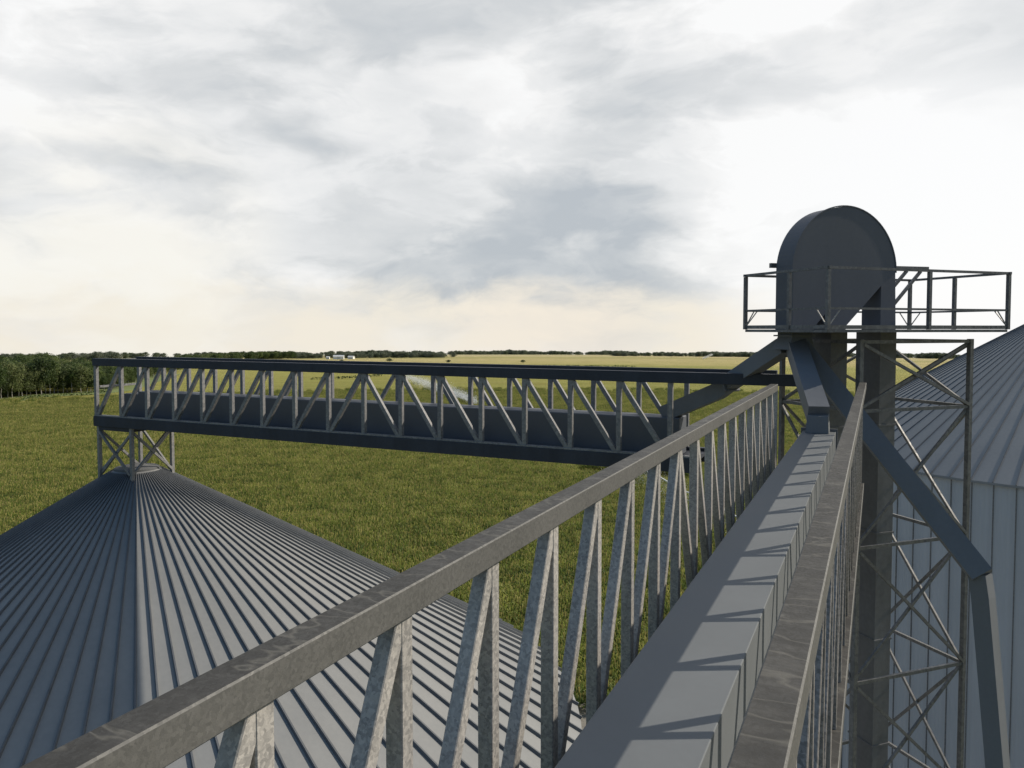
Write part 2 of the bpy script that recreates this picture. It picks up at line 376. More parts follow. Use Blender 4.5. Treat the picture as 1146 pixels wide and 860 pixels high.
# ------------------------------------------------------------------ silos
def silo(cx, cy, apex, label, rad=15.8, th=31.0, nrib=100, ncap=.74, rib=1.0):
    k = math.tan(math.radians(th))
    root = thing('grain_silo', (cx, cy, 0), label, 'silo', 'round grain silos with ribbed cone roofs')
    za = EYE + apex
    # roof sheet: a flat facet between neighbouring ribs
    bm = bmesh.new(); c0 = []; c1 = []; c2 = []
    for i in range(nrib):
        a = 2 * math.pi * i / nrib
        c0.append(bm.verts.new((cx + ncap * .9 * math.cos(a), cy + ncap * .9 * math.sin(a), za - k * ncap * .9)))
        c1.append(bm.verts.new((cx + rad * math.cos(a), cy + rad * math.sin(a), za - k * rad)))
        c2.append(bm.verts.new((cx + rad * math.cos(a), cy + rad * math.sin(a), za - k * rad - .12)))
    for i in range(nrib):
        j = (i + 1) % nrib
        bm.faces.new((c0[i], c1[i], c1[j], c0[j])); bm.faces.new((c1[i], c2[i], c2[j], c1[j]))
    # standing ribs
    for i in range(nrib):
        a = 2 * math.pi * i / nrib; d = V((math.cos(a), math.sin(a), -k)).normalized(); s = V((-math.sin(a), math.cos(a), 0)); n = s.cross(d) * -1
        if n.z < 0: n = -n
        h = .105 * rib
        P0 = V((cx, cy, za)) + d * (ncap * 1.12 / math.cos(math.radians(th))); P1 = V((cx, cy, za)) + d * (rad / math.cos(math.radians(th)))
        vs = []
        for E_, w0, hh in ((P0, .022 * rib, .045 * rib), (P1, .055 * rib, h)):
            for q, z in ((-1, -.02), (1, -.02), (.55, hh), (-.55, hh)): vs.append(bm.verts.new(E_ + s * (q * w0) + n * z))
        for f in ((0, 1, 2, 3), (7, 6, 5, 4), (1, 5, 6, 2), (2, 6, 7, 3), (3, 7, 4, 0)): bm.faces.new([vs[q] for q in f])
    nf = len(bm.faces)
    ro = finish(bm, 'roof', M['roof'], root); ro.data.materials.append(M['rib_shade'])
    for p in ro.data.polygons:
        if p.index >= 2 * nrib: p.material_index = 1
    # cap ring
    bm = bmesh.new(); n = 48; rings = []
    for r_, z in ((ncap, za - k * ncap - .05), (ncap, za - k * ncap + .06), (ncap - .04, za - k * ncap + .08), (.02, za - k * ncap + .22)):
        rings.append([(cx + r_ * math.cos(2 * math.pi * i / n), cy + r_ * math.sin(2 * math.pi * i / n), z) for i in range(n)])
    loft(bm, rings); finish(bm, 'roof_cap', M['capsheet'], root)
    # wall with uv for the corrugation
    bm = bmesh.new(); rw = rad - .16; zt = za - k * rad - .03
    NC = nrib * 16; wl = []
    for i in range(NC):
        t = 2 * math.pi * i / NC; r_ = rw - .012 + .014 * math.cos(i * math.pi / 2)
        wl.append((bm.verts.new((cx + r_ * math.cos(t), cy + r_ * math.sin(t), -.2)), bm.verts.new((cx + r_ * math.cos(t), cy + r_ * math.sin(t), zt))))
    for i in range(NC):
        j = (i + 1) % NC; bm.faces.new((wl[i][0], wl[j][0], wl[j][1], wl[i][1]))
    finish(bm, 'wall', M['wall'], root)
    bm = bmesh.new()
    for i in range(nrib):
        a = 2 * math.pi * i / nrib; d = V((math.cos(a), math.sin(a), 0))
        add_beam(bm, V((cx, cy, -.1)) + d * (rw + .015), V((cx, cy, zt)) + d * (rw + .015), .05, .05, d)
    finish(bm, 'stiffeners', M['tower'], root)
    return root
silo(-23.7, 18.9, -4.5, 'left silo seen from above, its ribbed cone roof peaking under the far bridge end')
silo(11.15, 59.4, 1.86, 'right silo behind the lattice tower, roof rising out of frame and seamed wall below', rib=.55)

# support frame on the left silo's peak
sf = thing('support_frame', (-23.7, 18.9, EYE - 5.4), 'cross braced steel stand on the left silo peak holding up the far bridge', 'support frame')
sx = (-24.55, -22.92); sy = (18.1, 19.75)
def roofz(x, y): return -4.5 - math.tan(math.radians(31)) * max(.74, math.hypot(x + 23.7, y - 18.9)) + .02
fl = [(sx[0], sy[0]), (sx[1], sy[0]), (sx[1], sy[1]), (sx[0], sy[1])]
for x, y in fl:
    beam('leg', W((x, y, roofz(x, y) - .05)), W((x, y, -3.372)), .11, .11, M['bpost'], sf, up=(1, 0, 0))
for i in range(4):
    (x0, y0), (x1, y1) = fl[i], fl[(i + 1) % 4]
    o_ = V(((x0 + x1) / 2 + 23.7, (y0 + y1) / 2 - 18.92, 0)).normalized()
    za, zb = roofz(x0, y0) + .12, roofz(x1, y1) + .12
    for P, Q, s_ in ((W((x0, y0, -3.50)), W((x1, y1, zb)), 1), (W((x1, y1, -3.50)), W((x0, y0, za)), -1)):
        d = (Q - P).normalized(); beam('brace', P + d * .07 + o_ * .04 * s_, Q - d * .07 + o_ * .04 * s_, .08, .07, M['bpost'], sf, up=o_)
    beam('head_beam', W((x0, y0, -3.44)) + (V((x1 - x0, y1 - y0, 0)).normalized()) * .06, W((x1, y1, -3.44)) - (V((x1 - x0, y1 - y0, 0)).normalized()) * .06, .10, .12, M['dark'], sf)

# ------------------------------------------------------------------ ground
def gz_at(x, y): return -(x * x + y * y) / (2 * RE)
def ground_material():
    m, nt, b = mat('farmland')
    pos = nd(nt, 'ShaderNodeNewGeometry').outputs['Position']
    flat = mapping(nt, pos, (1, 1, 0))
    ln = nd(nt, 'ShaderNodeVectorMath', operation='LENGTH'); nt.links.new(flat, ln.inputs[0])
    big = noise(nt, flat, .006, 3); mid = noise(nt, flat, .03, 5, .6); fine = noise(nt, flat, .55, 5, .7); tuft = noise(nt, flat, 2.2, 4, .7)
    rst = noise(nt, mapping(nt, mapping(nt, flat, (1, 1, 1), (0, 0, -(yaw + math.pi / 2 + .10))), (.16, .006, 1)), 1.0, 4, .65)
    rows = nd(nt, 'ShaderNodeTexWave', wave_type='BANDS', bands_direction='X'); rows.inputs['Scale'].default_value = .11
    rows.inputs['Distortion'].default_value = 1.2; rows.inputs['Detail'].default_value = 2
    nt.links.new(mapping(nt, flat, (1, 1, 1), (0, 0, .55)), rows.inputs['Vector'])
    dist = mth(nt, 'ADD', ln.outputs['Value'], mth(nt, 'MULTIPLY', mth(nt, 'SUBTRACT', big, .5), 260))
    dn = mth(nt, 'DIVIDE', dist, 2000)
    r = ramp(nt, [(0, (.09, .105, .026)), (.13, (.125, .14, .034)), (.22, (.21, .22, .05)), (.31, (.29, .285, .07)), (.40, (.33, .32, .09)),
                  (.43, (.27, .28, .08)), (.465, (.44, .385, .16)), (.60, (.50, .42, .215)), (.66, (.33, .31, .12)), (.72, (.52, .44, .25)), (1, (.44, .41, .26))])
    nt.links.new(dn, r.inputs[0])
    c = mix(nt, mth(nt, 'MULTIPLY', mth(nt, 'SUBTRACT', mid, .42, None, True), 1.6, None, True), r.outputs[0], (.22, .17, .055))
    c = mix(nt, mth(nt, 'MULTIPLY', rows.outputs['Fac'], .22), c, (.10, .13, .03))
    c = mix(nt, mth(nt, 'MULTIPLY', mth(nt, 'SUBTRACT', rst, .42, None, True), 2.2, None, True), c, (.36, .34, .12))
    v = mth(nt, 'ADD', mth(nt, 'MULTIPLY', fine, .9), mth(nt, 'MULTIPLY', tuft, .7))
    c = mix(nt, 1.0, c, ramp_out(nt, v), 'MULTIPLY')
    nt.links.new(c, b.inputs['Base Color']); b.inputs['Roughness'].default_value = .9; b.inputs['Specular IOR Level'].default_value = .1
    h = mth(nt, 'ADD', mth(nt, 'MULTIPLY', fine, 1.0), mth(nt, 'MULTIPLY', tuft, .6)); bump(nt, h, .8, 1.2, b)
    return m
def ramp_out(nt, v):
    r = ramp(nt, [(.45, (.55, .58, .55)), (1.1 / 1.25, (1.25, 1.2, 1.15))]); nt.links.new(v, r.inputs[0]); return r.outputs[0]
bm = bmesh.new(); rings = []; NS = 160
rr = [0, 20, 45, 70, 100, 150, 220, 300, 400, 520, 660, 820, 1000, 1200, 1450, 1700, 2000, 2300, 2700, 3200, 3600]
prev = None
for r_ in rr:
    if r_ == 0: prev = [bm.verts.new((0, 0, 0))]; continue
    cur = [bm.verts.new((r_ * math.cos(2 * math.pi * i / NS), r_ * math.sin(2 * math.pi * i / NS), -r_ * r_ / (2 * RE))) for i in range(NS)]
    for i in range(NS):
        j = (i + 1) % NS
        if len(prev) == 1: bm.faces.new((prev[0], cur[i], cur[j]))
        else: bm.faces.new((prev[i], cur[i], cur[j], prev[j]))
    prev = cur
g = finish(bm, 'ground', ground_material(), None, True); tag(g, kind='structure')
# farmyard gravel
m_, nt, b = mat('yard_gravel'); pos = nd(nt, 'ShaderNodeNewGeometry').outputs['Position']
r_ = ramp(nt, [(.3, (.16, .145, .12)), (.7, (.27, .25, .21))]); nt.links.new(noise(nt, pos, 3, 8, .7), r_.inputs[0]); nt.links.new(r_.outputs[0], b.inputs['Base Color']); b.inputs['Roughness'].default_value = .95
def yr(a): return 39.5 + 15 * max(0, math.cos(a - math.radians(63))) ** 3
bm = bmesh.new()
ring0 = [bm.verts.new((-4 + yr(a) * math.cos(a), 30 + yr(a) * math.sin(a), .02)) for a in [2 * math.pi * i / 90 for i in range(90)]]
ct = bm.verts.new((-4, 30, .012))
for i in range(90): bm.faces.new((ct, ring0[i], ring0[(i + 1) % 90]))
yd = finish(bm, 'farmyard', m_, None); tag(yd, kind='structure')
# grass strip and track in front of the left wood
def strip(name, pts, w0, w1, m, z):
    bm = bmesh.new(); prev = None
    for i, (x, y) in enumerate(pts):
        a = V(pts[max(i - 1, 0)]); c = V(pts[min(i + 1, len(pts) - 1)]); d = (c - a).normalized(); n = V((-d.y, d.x))
        l = V((x, y)) + n * w0; r = V((x, y)) - n * w1
        cur = (bm.verts.new((l.x, l.y, gz_at(l.x, l.y) + z)), bm.verts.new((r.x, r.y, gz_at(r.x, r.y) + z)))
        if prev: bm.faces.new((prev[0], prev[1], cur[1], cur[0]))
        prev = cur
    return tag(finish(bm, name, m, None), kind='structure')

# ------------------------------------------------------------------ instancing for uncountable growth
def leaf_material(name, cols, trans=.35, scale=.4, spread=.5, rows=0.0):
    m, nt, b = mat(name)
    oi = nd(nt, 'ShaderNodeObjectInfo').outputs['Random']; pos = nd(nt, 'ShaderNodeNewGeometry').outputs['Position']
    f = mth(nt, 'ADD', mth(nt, 'MULTIPLY', noise(nt, pos, scale, 4, .65), 1 - spread * .5), mth(nt, 'MULTIPLY', mth(nt, 'SUBTRACT', oi, .5), spread))
    if rows:       # sowing passes: long faint streaks of thinner and thicker plants
        st_ = noise(nt, mapping(nt, mapping(nt, pos, (1, 1, 0), (0, 0, -ROWA)), (.28, .008, 1)), 1.0, 4, .65)
        f = mth(nt, 'ADD', f, mth(nt, 'MULTIPLY', mth(nt, 'SUBTRACT', st_, .5), rows))
    n = len(cols); r = ramp(nt, [(.25 + .5 * i / (n - 1), c) for i, c in enumerate(cols)]); nt.links.new(f, r.inputs[0])
    nt.links.new(r.outputs[0], b.inputs['Base Color']); b.inputs['Roughness'].default_value = .6; b.inputs['Specular IOR Level'].default_value = .25
    tr = nd(nt, 'ShaderNodeBsdfTranslucent'); nt.links.new(r.outputs[0], tr.inputs[0])
    ms = nd(nt, 'ShaderNodeMixShader'); ms.inputs[0].default_value = trans
    o = nt.nodes['Material Output']; nt.links.new(b.outputs[0], ms.inputs[1]); nt.links.new(tr.outputs[0], ms.inputs[2]); nt.links.new(ms.outputs[0], o.inputs['Surface'])
    return m
ROWA = yaw + math.pi / 2 + .10
M['corn'] = leaf_material('corn_leaf', [(.11, .155, .036), (.235, .28, .058), (.43, .41, .115)], .5, 1.1, .25, .9)
M['tassel'] = leaf_material('corn_tassel', [(.33, .28, .085), (.52, .44, .18)], .3, 1.4, .3, .4)
M['far'] = [leaf_material('hazed_leaf_' + n, c, .3, .05, .4) for n, c in (('grey', [(.10, .12, .08), (.155, .175, .12)]), ('green', [(.085, .11, .06), (.14, .17, .09)]), ('pale', [(.12, .14, .09), (.19, .205, .135)]))]  # far leaf colours paled and greyed to imitate distance haze
M['bark'] = painted('tree_bark', (.30, .28, .25), .4, .9, 1.0)
M['leafs'] = [leaf_material('leaf_' + n, c, .45, .28, .35) for n, c in
              (('deep', [(.04, .062, .02), (.085, .12, .036), (.135, .175, .055)]), ('mid', [(.058, .09, .026), (.115, .155, .043), (.175, .215, .065)]), ('pale', [(.08, .10, .038), (.145, .17, .06), (.205, .225, .09)]))]

def raw(bm, mi=None):
    bm.verts.index_update(); v = [tuple(q.co) for q in bm.verts]; f = [[q.index for q in p.verts] for p in bm.faces]
    m = [p.material_index if mi is None else mi for p in bm.faces]; bm.free(); return v, f, m
def corn_patch(seed):
    rd = random.Random(seed); bm = bmesh.new()
    for row in range(4):
        for k in range(11):
            x = -1.5 + .375 + row * .75 + rd.uniform(-.2, .2); y = -1.5 + .136 + k * .2727 + rd.uniform(-.09, .09)
            hgt = rd.uniform(1.55, 2.15)
            for l in range(5):
                a = rd.uniform(0, 6.28); z0 = hgt * rd.uniform(.3, .8); ln = rd.uniform(.45, .75); w = rd.uniform(.065, .11)
                d = V((math.cos(a), math.sin(a), 0)); s = V((-d.y, d.x, 0))
                P = V((x, y, z0)); Q = P + d * ln * .5 + V((0, 0, ln * rd.uniform(.35, .6))); E_ = P + d * ln + V((0, 0, ln * rd.uniform(-.1, .35)))
                v = [bm.verts.new(q) for q in (P - s * w * .5, P + s * w * .5, Q + s * w, Q - s * w, E_)]
                bm.faces.new(v[:4]); bm.faces.new((v[3], v[2], v[4]))
            for l in range(2):
                a = rd.uniform(0, 3.14); s = V((math.cos(a), math.sin(a), 0)) * .045
                P = V((x, y, hgt * .8)); Q = V((x + rd.uniform(-.1, .1), y + rd.uniform(-.1, .1), hgt + rd.uniform(.1, .32)))
                v = [bm.verts.new(q) for q in (P - s * .4, P + s * .4, Q + s, Q - s)]
                f = bm.faces.new(v); f.material_index = 1 if rd.random() < .5 else 0
    return raw(bm)
def instancer(name, pts, protos, label, cat, mats):
    """pts: (x, y, z, rotz, scale, variant); protos: list of (verts, faces, material indices). The few master shapes lie in the
    same mesh as the scatter points, told apart by an integer attribute."""
    verts = [p[:3] for p in pts]; faces = []; mi = []; kind = [-1] * len(pts)
    for k, (pv, pf, pm) in enumerate(protos):
        b0 = len(verts); verts += pv; kind += [k] * len(pv); faces += [[b0 + q for q in f] for f in pf]; mi += pm
    me = bpy.data.meshes.new(name); me.from_pydata(verts, [], faces)
    for m in mats: me.materials.append(m)
    me.polygons.foreach_set('material_index', mi)
    ar = me.attributes.new('rot', 'FLOAT_VECTOR', 'POINT'); asx = me.attributes.new('scl', 'FLOAT_VECTOR', 'POINT')
    av = me.attributes.new('var', 'INT', 'POINT'); ak = me.attributes.new('kindid', 'INT', 'POINT')
    ar, asx, av, ak = (me.attributes[q] for q in ('rot', 'scl', 'var', 'kindid'))
    for i, p in enumerate(pts):
        ar.data[i].vector = (0, 0, p[3]); q = p[4]; asx.data[i].vector = q if isinstance(q, tuple) else (q, q, q); av.data[i].value = p[5]
    ak.data.foreach_set('value', kind)
    o = bpy.data.objects.new(name, me); COL.objects.link(o)
    ng = bpy.data.node_groups.new(name + '_nodes', 'GeometryNodeTree')
    ng.interface.new_socket('Geometry', in_out='INPUT', socket_type='NodeSocketGeometry'); ng.interface.new_socket('Geometry', in_out='OUTPUT', socket_type='NodeSocketGeometry')
    gi = ng.nodes.new('NodeGroupInput'); go = ng.nodes.new('NodeGroupOutput'); jn = ng.nodes.new('GeometryNodeJoinGeometry')
    def attr(n, t):
        a = ng.nodes.new('GeometryNodeInputNamedAttribute'); a.data_type = t; a.inputs[0].default_value = n; return a.outputs[0]
    def equal(n, k):
        c = ng.nodes.new('FunctionNodeCompare'); c.data_type = 'INT'; c.operation = 'EQUAL'; ng.links.new(attr(n, 'INT'), c.inputs[2]); c.inputs[3].default_value = k; return c.outputs[0]
    def pick(k):
        sg = ng.nodes.new('GeometryNodeSeparateGeometry'); sg.domain = 'POINT'; ng.links.new(gi.outputs[0], sg.inputs[0]); ng.links.new(equal('kindid', k), sg.inputs[1]); return sg.outputs[0]
    sc = pick(-1)
    for k in range(len(protos)):
        ip = ng.nodes.new('GeometryNodeInstanceOnPoints')
        ng.links.new(sc, ip.inputs['Points']); ng.links.new(equal('var', k), ip.inputs['Selection']); ng.links.new(pick(k), ip.inputs['Instance'])
        ng.links.new(attr('rot', 'FLOAT_VECTOR'), ip.inputs['Rotation']); ng.links.new(attr('scl', 'FLOAT_VECTOR'), ip.inputs['Scale'])
        ng.links.new(ip.outputs[0], jn.inputs[0])
    ng.links.new(jn.outputs[0], go.inputs[0])
    md = o.modifiers.new('scatter', 'NODES'); md.node_group = ng
    return tag(o, label, cat, None, 'stuff')

corn_protos = [corn_patch(100 + i) for i in range(6)]
cpts = []
cr, sr = math.cos(ROWA), math.sin(ROWA)
for iu in range(-200, 200):
    for iv in range(-200, 200):
        u, v = iu * 3.0, iv * 3.0
        x, y = u * cr - v * sr, u * sr + v * cr
        d = math.hypot(x, y)
        if d < 52 or d > 470: continue
        az = math.degrees(math.atan2(x, y)) + math.degrees(yaw)          # relative to the view
        if abs(az) > 47: continue
        if math.hypot(x + 23.7, y - 18.9) < 22 or math.hypot(x - 11.15, y - 59.4) < 24 or math.hypot(x + 4, y - 30) < 41: continue
        if az > 30 and d < 110: continue
        if (x - -52) ** 2 / 16 ** 2 + (y - 178) ** 2 / 6 ** 2 < 1: continue
        if d > 400 and R.random() < (d - 400) / 80: continue
        s = R.uniform(.88, 1.12)
        cpts.append((x, y, gz_at(x, y) - .02, ROWA + (math.pi if R.random() < .5 else 0), (1, 1, s), R.randrange(6)))
instancer('corn_crop', cpts, corn_protos, 'tall tasselled green corn filling the field below the silos', 'corn crop', [M['corn'], M['tassel']])

# ------------------------------------------------------------------ trees
def tree_meshes(seed, kind):
    """returns (trunk mesh, crown mesh), height about 1 x scale in metres (20 m tree)"""
    rd = random.Random(seed); tb = bmesh.new(); H = 20.0
    ends = []
    def limb(P, Q, r0, r1, n=6):
        d = (Q - P).normalized(); s = d.orthogonal().normalized(); u = d.cross(s)
        a = [tb.verts.new(P + (s * math.cos(6.2832 * i / n) + u * math.sin(6.2832 * i / n)) * r0) for i in range(n)]
        b_ = [tb.verts.new(Q + (s * math.cos(6.2832 * i / n) + u * math.sin(6.2832 * i / n)) * r1) for i in range(n)]
        for i in range(n): tb.faces.new((a[i], a[(i + 1) % n], b_[(i + 1) % n], b_[i]))
    top = H * (.86 if kind != 2 else .8); pts = [V((0, 0, -.3))]
    for k in range(1, 6): pts.append(V((rd.uniform(-.5, .5), rd.uniform(-.5, .5), top * k / 5)))
    for k in range(5): limb(pts[k], pts[k + 1], .34 * (1 - k / 6), .34 * (1 - (k + 1) / 6))
    base = .30 if kind == 0 else .42 if kind == 1 else .22
    n = 13
    for i in range(n):
        t = base + (1 - base) * (i + .5) / n * .9; P = V((0, 0, H * t)); a = i * 2.4 + rd.uniform(-.4, .4)
        prof = math.sin(math.pi * min(1, (t - base) / (1 - base) * .85 + .18)) ** .8
        L = prof * H * (.26 if kind == 0 else .19 if kind == 1 else .3) * rd.uniform(.7, 1.15)
        Q = P + V((math.cos(a) * L, math.sin(a) * L, L * rd.uniform(.25, .7)))
        limb(P, Q, .13, .04, 4); ends.append((Q, L * .7 + 1.0)); ends.append((P.lerp(Q, .55), L * .5 + .9))
    ends.append((V((0, 0, H * .93)), 1.7)); ends.append((V((0, 0, H * .82)), 2.1))
    cb_ = bmesh.new()
    for c, r in ends:
        r = min(r, 3.4)
        for _ in range(int(34 * (r / 2) ** 1.6) + 8):
            d = V((rd.gauss(0, 1), rd.gauss(0, 1), rd.gauss(0, .75))).normalized() * r * rd.uniform(.35, 1.0) ** .6
            p = c + d
            nrm = (d.normalized() + V((rd.uniform(-.8, .8), rd.uniform(-.8, .8), rd.uniform(-.3, 1)))).normalized(); s = nrm.orthogonal().normalized(); s = Matrix.Rotation(rd.uniform(0, 6.28), 3, nrm) @ s; u = nrm.cross(s)
            w = rd.uniform(.22, .5)
            cb_.faces.new([cb_.verts.new(p + s * w * a_ + u * w * b_) for a_, b_ in ((-1, -.3), (-.2, -.9), (1, -.2), (.5, .8), (-.6, .7))])
    tm = bpy.data.meshes.new('trunk'); tb.to_mesh(tm); tb.free(); tm.materials.append(M['bark'])
    cm = bpy.data.meshes.new('crown'); cb_.to_mesh(cm); cb_.free(); cm.materials.append(M['leafs'][kind % 3])
    return tm, cm
TM = [tree_meshes(40 + i, i % 3) for i in range(9)]
def place_tree(x, y, h, var, label, group, name='broadleaf_tree', wid=1.0):
    t = thing(name, (x, y, gz_at(x, y)), label, 'tree', group)
    s = h / 20.0; t.scale = (s * wid, s * wid, s); t.rotation_euler = (0, 0, R.uniform(0, 6.28))
    tm, cm = TM[var]
    for nm, me in (('trunk', tm), ('crown', cm)):
        o = bpy.data.objects.new(nm, me); COL.objects.link(o); o.parent = t
    return t
def az_xy(px, d):            # ground point seen at photo column px, d metres away
    a = math.atan((px - 573) / F_PX); v = hv * math.cos(a) + rv * math.sin(a); return v.x * d, v.y * d
edge = [(-130, 440), (-60, 462), (0, 486), (50, 515), (100, 518), (135, 545), (165, 640), (200, 790), (250, 990), (300, 1230)]
def edge_d(px):
    for (a, da), (b_, db) in zip(edge[:-1], edge[1:]):
        if a <= px <= b_: return da + (db - da) * (px - a) / (b_ - a)
    return edge[-1][1]
px = -60.0; k = 0
TG = 'trees along the near edge of the left wood'
names = {0: 'deep green bushy tree in the front row of the left wood', 1: 'tall mid green tree with a bare pale trunk at the edge of the left wood', 2: 'paler green spreading tree at the edge of the left wood'}
while px < 205:
    d = edge_d(px); x, y = az_xy(px, d + R.uniform(-5, 9)); var = R.randrange(9)
    place_tree(x, y, R.choice((R.uniform(13, 17), R.uniform(17, 23.5))) if px < 60 else R.uniform(10, 17) if px < 110 else R.uniform(8, 13), var, names[var % 3], TG + (', deep green' if var % 3 == 0 else ', bare trunked' if var % 3 == 1 else ', pale green'), wid=R.uniform(.8, 1.15)); px += 5.6 * 500 / d * R.uniform(.75, 1.25); k += 1
# the mass of the wood behind and the belts on the horizon
crown_protos = []
for i in range(9):
    me_ = TM[i][1]; crown_protos.append(([tuple(q.co) for q in me_.vertices], [list(p.vertices) for p in me_.polygons], [i % 3] * len(me_.polygons)))
wp = []
for _ in range(900):
    px = R.uniform(-150, 330); d0 = edge_d(max(px, -130)); d = d0 + 8 + R.random() ** 1.5 * 240
    x, y = az_xy(px, d); h = R.uniform(15, 20) * (1.0 if px < 60 else .8 if px < 110 else .66); wp.append((x, y, gz_at(x, y) - 1, R.uniform(0, 6.28), h / 20 * 1.05, R.randrange(9)))
instancer('woodland', wp, crown_protos, 'dense green wood filling the ground behind the front row of left trees', 'woodland', M['leafs'])
bp = []
def belt(px0, px1, d, depth, n, h):
    for _ in range(n):
        px = R.uniform(px0, px1); lump = .5 + .3 * math.sin(px * .045 + d * .01) + .3 * math.sin(px * .13 + d * .02) + .15 * math.sin(px * .41)
        if R.random() > lump + .45: continue
        x, y = az_xy(px, d + R.uniform(0, depth)); s = R.uniform(*h) / 20 * (.72 + .34 * lump)
        bp.append((x, y, gz_at(x, y) - 7.5 * s, R.uniform(0, 6.28), (s * 1.5, s * 1.5, s), R.randrange(9)))
belt(285, 512, 1330, 130, 300, (12, 17)); belt(200, 600, 2050, 250, 340, (14, 20)); belt(560, 700, 1950, 250, 200, (13, 18))
belt(686, 905, 1560, 120, 260, (11, 15)); belt(690, 1000, 2150, 250, 260, (13, 18)); belt(1000, 1300, 1750, 300, 380, (13, 19)); belt(-400, 210, 1500, 300, 300, (16, 22))
belt(1300, 1900, 1800, 400, 250, (13, 19)); belt(-900, -400, 1500, 400, 200, (15, 22))
instancer('distant_woodland', bp, crown_protos, 'thin dark belt of far trees along the horizon', 'woodland', M['far'])
# lone field bushes
for px, d, h, lab in ((436, 1006, 5.5, 'small dark bush alone in the pale far field, left one of a row'), (502, 953, 4.5, 'squat dark bush alone in the far field above the middle of the bridge'),
                 (585, 948, 4.5, 'tiny dark bush furthest right of the lone field bushes'), (382, 1010, 4, 'low dark bush in front of the far white barns'), (332, 900, 4, 'low dark bush at the left of the lone field bushes')):
    x, y = az_xy(px, d); place_tree(x, y, h, R.randrange(3) * 3, lab, 'lone bushes in the far field', 'field_bush', 2.2)
m_, nt, b = mat('grass_verge'); pos = nd(nt, 'ShaderNodeNewGeometry').outputs['Position']
r_ = ramp(nt, [(.3, (.10, .14, .035)), (.7, (.20, .23, .07))]); nt.links.new(noise(nt, pos, .15, 6, .7), r_.inputs[0]); nt.links.new(r_.outputs[0], b.inputs['Base Color']); b.inputs['Roughness'].default_value = .95
strip('grass_verge', [az_xy(p, edge_d(p) - 14) for p in range(-120, 200, 10)], 16, 9, m_, .06)
m_, nt, b = mat('ditch_growth'); b.inputs['Base Color'].default_value = (.03, .045, .014, 1); b.inputs['Roughness'].default_value = .95
def hedge(pts, w, h, label):
    bm = bmesh.new(); rd = random.Random(len(pts))
    for (x0, y0), (x1, y1) in zip(pts[:-1], pts[1:]):
        L = math.hypot(x1 - x0, y1 - y0)
        for _ in range(int(L * 5)):
            t = rd.random(); p = V((x0 + (x1 - x0) * t + rd.uniform(-w, w), y0 + (y1 - y0) * t + rd.uniform(-w, w), 0)); p.z = gz_at(p.x, p.y) + rd.uniform(.1, h)
            n = V((rd.gauss(0, 1), rd.gauss(0, 1), rd.gauss(0, 1))).normalized(); s = n.orthogonal().normalized(); u = n.cross(s); q = rd.uniform(.25, .6)
            bm.faces.new([bm.verts.new(p + s * q * a + u * q * b_) for a, b_ in ((-1, -.5), (.8, -.8), (.9, .6), (-.5, .9))])
    o = finish(bm, 'hedge', M['leafs'][0], None); return tag(o, label, 'hedge', 'low hedges across the fields')
hedge([az_xy(p, edge_d(p) - 26) for p in range(-110, 130, 12)], 1.2, 2.0, 'low dark hedge along the field edge in front of the left wood')
hedge([az_xy(p, d) for p, d in ((348, 600), (380, 607), (427, 640))], 1.0, 1.6, 'short dark hedge across the green field behind the middle of the bridge')
hedge([az_xy(p, d) for p, d in ((590, 850), (640, 850), (712, 835))], 1.0, 1.4, 'faint dark hedge line in the far field behind the bridge right half')

# ------------------------------------------------------------------ barns
M['white'] = painted('barn_white', (.78, .77, .74), .06, .6); M['barnroof'] = painted('barn_roof_sheet', (.55, .56, .56), .1, .5)
def barn(px, d, L, Wd, h, ang, label):
    x, y = az_xy(px, d); z = gz_at(x, y)
    root = thing('barn', (x, y, z), label, 'barn', 'far white farm buildings'); c, s = math.cos(ang), math.sin(ang)
    def P(a, b_, q): return V((x + a * c - b_ * s, y + a * s + b_ * c, z + q))
    rh = h + Wd * .22
    bm = bmesh.new(); prism(bm, [P(-L / 2, -Wd / 2, 0), P(-L / 2, Wd / 2, 0), P(-L / 2, Wd / 2, h), P(-L / 2, 0, rh), P(-L / 2, -Wd / 2, h)], P(L / 2, 0, 0) - P(-L / 2, 0, 0)); finish(bm, 'wall', M['white'], root)
    bm = bmesh.new()
    for sg in (-1, 1):
        prism(bm, [P(-L / 2 - .4, sg * (Wd / 2 + .5), h - .1), P(-L / 2 - .4, 0, rh + .12), P(-L / 2 - .4, 0, rh + .3), P(-L / 2 - .4, sg * (Wd / 2 + .5), h + .08)], P(L / 2 + .8, 0, 0) - P(-L / 2, 0, 0))
    finish(bm, 'roof', M['barnroof'], root)
    bm = bmesh.new(); add_beam(bm, P(-2, -Wd / 2 - .04, h * .42), P(2, -Wd / 2 - .04, h * .42), .08, h * .8); finish(bm, 'door', M['barnroof'], root)
barn(379, 1240, 16, 9, 4.2, yaw + .1, 'long white barn, larger of the far farm buildings before the tree belt')
barn(393, 1250, 9, 7, 3.2, yaw - .2, 'short white shed just right of the far long barn')
barn(367, 1262, 5, 5, 2.8, yaw, 'tiny white shed left of the far long barn')

